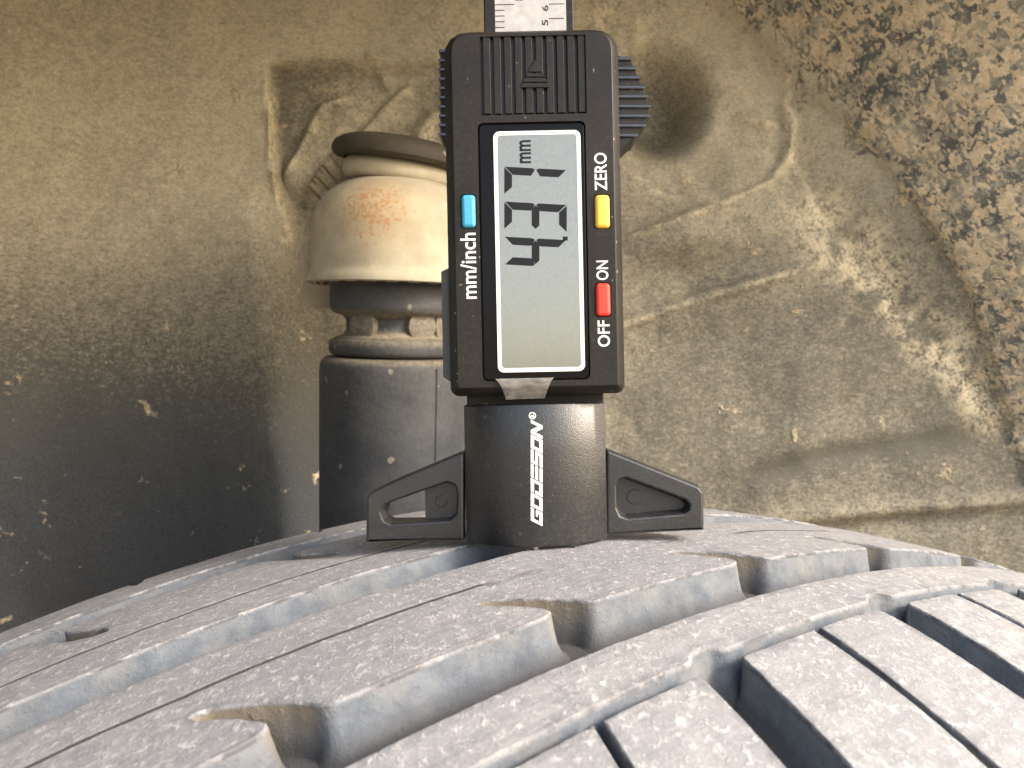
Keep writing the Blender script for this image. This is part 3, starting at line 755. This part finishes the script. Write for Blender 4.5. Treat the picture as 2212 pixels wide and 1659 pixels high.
# block lettering on the foot, slanted, reading upwards
def blk(ch):
    T, B_ = .30, .24
    R = lambda a_, b_, c_, d_: [(a_, c_), (b_, c_), (b_, d_), (a_, d_)]
    if ch == 'G': return [R(0, B_, 0, 1), R(B_, 1, .72, 1), R(B_, 1, 0, .27), R(1-B_, 1, .27, .56), R(.50, 1-B_, .40, .56)]
    if ch == 'O': return [R(0, B_, 0, 1), R(1-B_, 1, 0, 1), R(B_, 1-B_, .72, 1), R(B_, 1-B_, 0, .28)]
    if ch == 'D': return [R(0, B_, 0, .62), R(1-B_, 1, 0, 1), R(0, 1-B_, .72, 1), R(B_, 1-B_, 0, .28)]
    if ch == 'E': return [R(0, 1, .75, 1), R(0, 1, .38, .63), R(0, 1, 0, .25)]
    if ch == 'S': return [R(0, 1, .75, 1), R(0, 1, .385, .625), R(0, 1, 0, .25), R(0, B_, .625, .75), R(1-B_, 1, .25, .385)]
    if ch == 'N': return [R(0, B_, 0, 1), R(1-B_, 1, 0, 1), [(B_, 1), (B_, .60), (1-B_, 0), (1-B_, .40)]]
mb = MB()
x_bot, x_top = 1172.0, 1146.5
yy = 1131.0; adv = 31.4; wd = 29.3
crest = gy(YW)-sag
def lp(r, h):
    p = g(x_bot+(x_top-x_bot)*h, r-13.0*h+6, YW-sag)
    yy_ = gy(YW)+(RA-sag)-math.sqrt(RA*RA-(p[0]-cu_)**2)-.045
    return (p[0], yy_, p[1])
for i, ch in enumerate('GODESON'):
    for q in blk(ch):
        V = [lp(yy-adv*i-a_*wd, b_) for a_, b_ in q]
        mb.add(V, [(0, 1, 2, 3)])
mb.build('printed_lettering', M_white, foot, None)
mb = MB(); cx_, cz_ = g(1150, 898, YW-sag)
for r0, r1 in ((.44, .60),):
    for i in range(24):
        a0, a1 = 2*math.pi*i/24, 2*math.pi*(i+1)/24
        mb.add([(cx_+r*math.cos(a_), crest-.03, cz_+r*math.sin(a_)) for r, a_ in ((r0, a0), (r1, a0), (r1, a1), (r0, a1))], [(0, 1, 2, 3)])
ring = mb.build('registered_mark', M_white, foot, None)
text('registered_letter', 'R', 1146, 1154, 894.5, 901.5, YW-sag, crest-.03, M_white, foot, .05)

# ------------------------------------------------------------------ shock absorber behind the tyre
YS = 240.0; k_ = YS/FPX
sx, sz0 = at(842, 775, YS)
shock = empty('shock_absorber', P3(sx, YS+7, at(842, 1250, YS)[1]), (R_(5), R_(1.4), 0))
tag(shock, 'shock absorber with a rusting tan dust cap over a dusty black rubber boot', 'shock absorber')
zb0 = at(842, 1250, YS)[1]
def Z(y): return at(842, y, YS)[1]-zb0
def lathe_part(name, prof, mat, parent, dustf=None, seg=72, tilt=0):
    # profile smoothed by resampling
    pr = [(r*k_, Z(y)) for r, y in prof]
    pr = resample(pr, 1.2, closed=False)
    V, F = lathe(pr, seg)
    dd = np.array([dustf(v) if dustf else 0 for v in V])
    if tilt:
        c_, s_ = math.cos(tilt), math.sin(tilt); zc = Z(365)
        V = [(x*c_+(z-zc)*s_, y, zc+(z-zc)*c_-x*s_+y*.09) for x, y, z in V]
    return mesh_obj(name, V, F, mat, parent, 40, {'dust': dd})
cap = lathe_part('dust_cap', [(60, 401), (84, 401), (94, 403), (112, 409), (134, 422), (150, 436), (163, 453), (171, 471), (175, 495), (176.5, 540), (177.5, 585), (178.5, 592), (183, 599), (187, 608), (187, 614), (180, 616), (172, 610), (150, 600), (120, 598)], M_cap, shock, seg=96)
lathe_part('collar', [(70, 403), (98, 400), (107, 396), (112, 388), (113, 376), (111, 367), (104, 359), (92, 354), (60, 352), (20, 352)], M_cap, shock, tilt=R_(5.0))
lathe_part('top_bushing', [(112, 362), (130, 360), (137, 353), (138, 343), (134, 332), (122, 322), (100, 314), (70, 310), (10, 309)], M_bush, shock, lambda v: .12, tilt=R_(6.0))
lathe_part('upper_boot', [(136, 596), (138, 640), (137, 668), (130, 676), (112, 682), (104, 690), (104, 712), (112, 722), (128, 728), (132, 735)], M_boot, shock,
           lambda v: .6*max(0, 1-abs(v[2]-Z(680))/1.6)+.8*max(0, 1-abs(v[2]-Z(722))/1.8)+.04)
for a_ in (-118, -52, -85, -20, -150):
    mb = MB(); V, F = lathe([(.01, 1.0), (4.6, 1.0), (4.9, .8), (5.0, -2)], 28)
    rr = 107*k_; an = R_(a_)
    V = [(math.cos(an)*(rr+z)-math.sin(an)*x, math.sin(an)*(rr+z)+math.cos(an)*x, y+Z(701)) for x, y, z in V]
    if a_ in (-118, -52, -20): mesh_obj('boot_lug', V, F, M_boot, cap if False else shock, 40, {'dust': np.full(len(V), .45)})
lathe_part('boot_collar', [(120, 729), (136, 732), (140, 738), (140, 756), (135, 763), (120, 768)], M_boot, shock,
           lambda v: .40*max(0, 1-abs(v[2]-Z(733))/2)+.06)
lathe_part('boot', [(110, 768), (146, 769), (154, 774), (158, 782), (159.5, 800), (159.5, 1000), (159, 1250), (120, 1250)], M_boot, shock,
           lambda v: .5*max(0, 1-abs(v[2]-Z(771))/1.8)+.06*max(0, 1-(Z(771)-v[2])/30))
# raised seam down the boot, and the slots under the rim of the cap
mb = MB(); an = R_(-50); rr = 159.5*k_
mb.box(math.cos(an)*rr-.25, math.cos(an)*rr+.35, math.sin(an)*rr-.25, math.sin(an)*rr+.5, Z(1250), Z(785))
o_ = mb.build('boot_seam', M_boot, shock)
for i in range(26):
    an = 2*math.pi*i/26; V, F = MB(), None
    V.box(-1.7, 1.7, -.5, .5, -.9, .5)
    c_, s_ = math.cos(an), math.sin(an); rr = 171*k_
    vv = [(x*-s_+(rr+y)*c_, x*c_+(rr+y)*s_, z+Z(611)) for x, y, z in V.v]
    mesh_obj('rim_tooth', vv, V.f, M_cap, cap, None)

# ------------------------------------------------------------------ wheel arch around it
YA = 292.0
arch = empty('wheel_arch', P3(0, YA, GROUND))
tag(arch, 'dust-caked wheel arch panel with creases and mottled liner behind the gauge', 'wheel arch')
XS = np.arange(-330, 372, 1.5); ZS = np.arange(-330, 262, 1.5)
XX, ZZ = np.meshgrid(XS, ZS)
PX = XX/YA*FPX+CX; PY = CY-ZZ/YA*FPX               # picture positions at the panel's own distance
def seg_d(pts):
    """distance to a polyline, sign (left/right of it) and position along it"""
    best = np.full(PX.shape, 1e9); sg = np.zeros(PX.shape); tt = np.zeros(PX.shape)
    for i in range(len(pts)-1):
        (x0, y0), (x1, y1) = pts[i], pts[i+1]; L2 = (x1-x0)**2+(y1-y0)**2
        t_ = np.clip(((PX-x0)*(x1-x0)+(PY-y0)*(y1-y0))/L2, 0, 1)
        dx, dy = PX-(x0+t_*(x1-x0)), PY-(y0+t_*(y1-y0)); dd = np.hypot(dx, dy)
        cr = (x1-x0)*dy-(y1-y0)*dx
        up = dd < best; best[up] = dd[up]; sg[up] = np.sign(cr[up]); tt[up] = (i+t_[up])/(len(pts)-1)
    return best, sg, tt
def sm(x, a_, b_):
    t_ = np.clip((x-a_)/(b_-a_), 0, 1); return t_*t_*(3-2*t_)
def ridge(pts, wdt, h, ends=.16):
    dd, _, tt = seg_d(pts); k2 = np.clip((22-wdt)/10, 0, 1); return h*(1+k2*(-.65+1.3*NB))*np.exp(-(dd/(wdt*(1+k2*(-.4+.8*NB))))**2)*sm(tt, -.001, ends)*sm(-tt, -1.001, -1+ends)
def nz(sc, seed, o=3):
    """cheap smooth noise on the grid"""
    g_ = np.zeros(PX.shape); amp = 1.0; tot = 0
    rs = np.random.RandomState(seed)
    for k in range(o):
        s_ = sc/(2**k); nx = int((XS[-1]-XS[0])/s_)+4; nz_ = int((ZS[-1]-ZS[0])/s_)+4
        lat = rs.rand(nz_, nx)
        fx = (XX-XS[0])/s_; fz = (ZZ-ZS[0])/s_; ix = fx.astype(int); iz = fz.astype(int)
        ux = fx-ix; uz = fz-iz; ux = ux*ux*(3-2*ux); uz = uz*uz*(3-2*uz)
        v_ = (lat[iz, ix]*(1-ux)+lat[iz, ix+1]*ux)*(1-uz)+(lat[iz+1, ix]*(1-ux)+lat[iz+1, ix+1]*ux)*uz
        g_ += amp*v_; tot += amp; amp *= .5
    return g_/tot
n1, n2, n3 = nz(60, 1, 4), nz(14, 2, 3), nz(6, 3, 2)
NB = nz(26, 5, 3)
D = np.zeros(PX.shape)                              # towards the camera is negative
dust = .68+.40*(n1-.5)  # dust amount; also lowered below to paint shade in recesses
dep = np.zeros(PX.shape); mot = np.zeros(PX.shape)
# the panel curves forward at the left, and away to the right
D -= 34*sm(-PX, -420, 650)+.00001*(PX-900)**2*0
D += 10*(n1-.5)+1.2*(n2-.5)+.5*(n3-.5)
# low part: dust and film fade to the darker base colour
low = sm(PY+.14*(900-PX)+200*(n1-.5), 560, 1230)*sm(-PX, -1050, -700)
dust -= .72*low
film = 1-low*sm(-PX, -1150, -650)
dust -= .33*sm(PY, 250, 800)*sm(PX, 1200, 1450)
# recessed panel with a crisp left edge
edgeL = [(571, 118), (577, 260), (583, 380), (598, 548)]
dE, sE, tE = seg_d(edgeL)
inL = ((PX > 571+(PY-118)*.062) & (PY > 128) & (PX < 960)).astype(float)
topf = sm(PY, 126, 146)
rec = sm(PX-(571+(PY-118)*.062), 0, 6)*topf*sm(-PX, -1010, -930)*sm(-PY, -640, -470)
D += 9*rec
D -= ridge(edgeL, 3.2, 1.2); dep += ridge(edgeL, 4.2, 1.0)*(.5+n3)
topl = [(571, 122), (640, 132), (720, 128), (800, 132), (880, 136), (945, 150)]
D -= ridge(topl, 6, 1.8); dep += ridge(topl, 6, .55)*(.3+n3)
dust -= .42*rec*sm(-PX-.6*PY, -930, -740)*sm(-PY, -420, -260)+.12*rec
for pts, h, w_ in (([(590, 400), (640, 310), (690, 215), (760, 190)], 5, 13), ([(760, 290), (830, 215), (890, 165)], 4, 12), ([(900, 300), (945, 225)], 5, 22),
                   ([(790, 105), (822, 150), (834, 185)], 2.5, 6)):
    D -= ridge(pts, w_, h); dep += ridge(pts, w_*.6, .5)*(.2+1.2*n3)
dep += .55*np.exp(-(((PX-925)/40)**2+((PY-290)/45)**2))  # lit flare on the panel, painted pale like the caked dust
dep += .55*np.exp(-(((PX-740)/110)**2+((PY-230)/70)**2))*sm(n3, .42, .62)
# opening above the shock absorber
arcl = [(610, 470), (655, 395), (705, 322), (745, 290), (790, 279), (840, 283), (890, 300), (950, 322), (1060, 350)]
ax = np.array([p[0] for p in arcl]); ay = np.array([p[1] for p in arcl])
inside = sm(PY-np.interp(PX, ax, ay, left=900, right=900), -3, 8)*sm(PX, 600, 660)*sm(-PX, -1100, -1010)*sm(-PY, -660, -600)
D += 55*inside
D -= ridge(arcl, 9, 4.5); dep += ridge(arcl[2:], 6, .35)*(.4+n3)
dust -= .60*inside  # shade in the opening put into the colour by cutting the dust
shade_pock = sm(PX-.10*(PY-400), 525, 640)*sm(-PX, -1180, -1040)*sm(PY, 370, 470)
D += 24*shade_pock; dust -= .22*shade_pock*sm(-PX, -760, -620)  # pocket and thinner dust stand in for shadow beside the shock absorber
# pressed ridges to the right of the gauge
for pts, h, w_, dp_ in (([(1280, 545), (1400, 500), (1560, 440), (1660, 395), (1700, 345), (1708, 270), (1690, 215)], 3.5, 9, .75),
                        ([(1280, 600), (1450, 520), (1600, 470)], 5, 40, 0), ([(1280, 725), (1480, 655), (1650, 605), (1800, 560)], 4.5, 13, .6),
                        ([(1590, 245), (1640, 262), (1690, 275)], 2.5, 7, .9), ([(1690, 330), (1740, 400), (1752, 470)], 1.5, 6, .35),
                        ([(1500, 1140), (1800, 1115), (2212, 1075), (2400, 1060)], 4, 20, .30),
                        ([(1480, 1010), (1700, 960), (2000, 930)], 2, 45, 0)):
    D -= ridge(pts, w_, h*(.95 if w_ < 20 else 1.0), .16 if w_ < 20 else .45); dep += ridge(pts, w_*.75, dp_)*(.25+1.1*n3)
for pts, h, w_ in (([(1250, 560), (1500, 590), (1750, 520)], 9, 44), ([(1250, 800), (1500, 740), (1850, 640)], 7, 50), ([(1350, 400), (1500, 380), (1640, 320)], 6, 40), ([(1500, 1130), (1640, 1028), (1800, 985), (2212, 925), (2500, 890)], 3.6, 24), ([(1400, 1230), (1900, 1130), (2300, 1110)], 5, 30)):
    D += ridge(pts, w_, h*.6, .4)
dust -= ridge([(1500, 1130), (1640, 1028), (1800, 985), (2212, 925), (2500, 890)], 30, .24, .3)
for pts, w_, dp_ in (([(1690, 90), (1697, 200), (1700, 300), (1730, 400), (1760, 520)], 5, .9), ([(1560, 120), (1640, 240), (1668, 300)], 6, .6), ([(1445, 330), (1520, 420), (1590, 470)], 9, .5),
                    ([(800, 560), (720, 470), (640, 430)], 6, .2), ([(1330, 360), (1400, 400), (1480, 430)], 8, .4)):
    dep += ridge(pts, w_, dp_)*(.2+1.2*n3); D -= ridge(pts, w_, .8)
# hollow shaped to hold shade, darkened by less dust, right of the thumb grip
shade_hol = sm(-np.hypot((PX-1425)/125, (PY-215)/150), -1.05, -.25)
D += 24*shade_hol; dust -= .40*shade_hol
# fold where the side liner comes forward, with caked dust along it
fold = [(1480, -200), (1560, 40), (1665, 190), (1720, 360), (1800, 500), (1900, 620), (2040, 760), (2160, 900), (2330, 1080)]
dF, sF, tF = seg_d(fold)
side = np.where(sF < 0, dF, 0)                       # right of and above the fold
D -= .115*side*(1-.25*sm(side, 150, 500))
patch = np.exp(-((dF-8*np.sign(sF))/(46+70*(n1-.3)))**2)*sm(PY, 400, 480)*sm(-PY, -1010, -900)*sm(n2, .27, .46)
dep += 1.15*patch+.55*np.exp(-(dF/70)**2)*sm(n2, .5, .62)*sm(-PY, -900, -500)*sm(PY, -100, 200)*.7
dep += .7*np.exp(-(((PX-1330)/70)**2+((PY-50)/80)**2))*sm(n3, .4, .6)+.35*np.exp(-(((PX-1220)/220)**2+((PY-10)/110)**2))
mb_l = [(1330, -250), (1470, -60), (1610, 60), (1715, 190), (1840, 330), (1960, 510), (2050, 640), (2120, 790), (2200, 1000), (2260, 1200)]
dM, sM, _ = seg_d(mb_l)
mot = np.where(sM < 0, .5+np.minimum(dM/90, .5), .5-np.minimum(dM/90, .5))
D -= 2.5*sm(mot, .42, .58)
dust += .18*sm(-PY, -700, 100)+.10*sm(PX, 1500, 1800)
dust = np.clip(dust, 0, 1); dep = np.clip(dep, 0, 1)
V = np.stack([XX.ravel(), D.ravel(), ZZ.ravel()-GROUND], 1)
nx = len(XS); nzz = len(ZS)
ii = (np.arange(nzz-1)[:, None]*nx+np.arange(nx-1)[None]).ravel()
F = np.stack([ii, ii+1, ii+1+nx, ii+nx], 1)
mesh_obj('inner_panel', V, F, M_liner, arch, 80, {'dust': dust.ravel(), 'deposit_flare': dep.ravel(), 'mottle': mot.ravel(), 'film': film.ravel()})
# unseen arch roof round the axle, shaped to limit the light, open outboard
RS = TR+ROOF_GAP
prof = [(-330, -14), (-250, 0), (LIP-14, 0), (LIP-4, -3), (LIP, -12), (LIP+1, -30)]
phs = np.radians(np.arange(-74, 92, 4.0))
V = []; F = []; m_ = len(prof)
for th2 in (0, 7):
    for p_ in phs:
        for s_, r_ in prof:
            V.append(TC+s_*AX+(RS+r_+th2)*(math.cos(p_)*NN+math.sin(p_)*TT)-np.array([0, YA, GROUND]))
n_ = len(phs)*m_
for k in range(len(phs)-1):
    for i in range(m_-1):
        q = (k*m_+i, k*m_+i+1, (k+1)*m_+i+1, (k+1)*m_+i)
        F += [q, tuple(j+n_ for j in q[::-1])]
    for i in (0, m_-1): F.append((k*m_+i, (k+1)*m_+i, (k+1)*m_+i+n_, k*m_+i+n_))
mesh_obj('arch_roof', np.array(V), F, M_liner, arch, 60, {'dust': np.full(len(V), .62), 'deposit_flare': np.zeros(len(V)), 'mottle': np.zeros(len(V))})
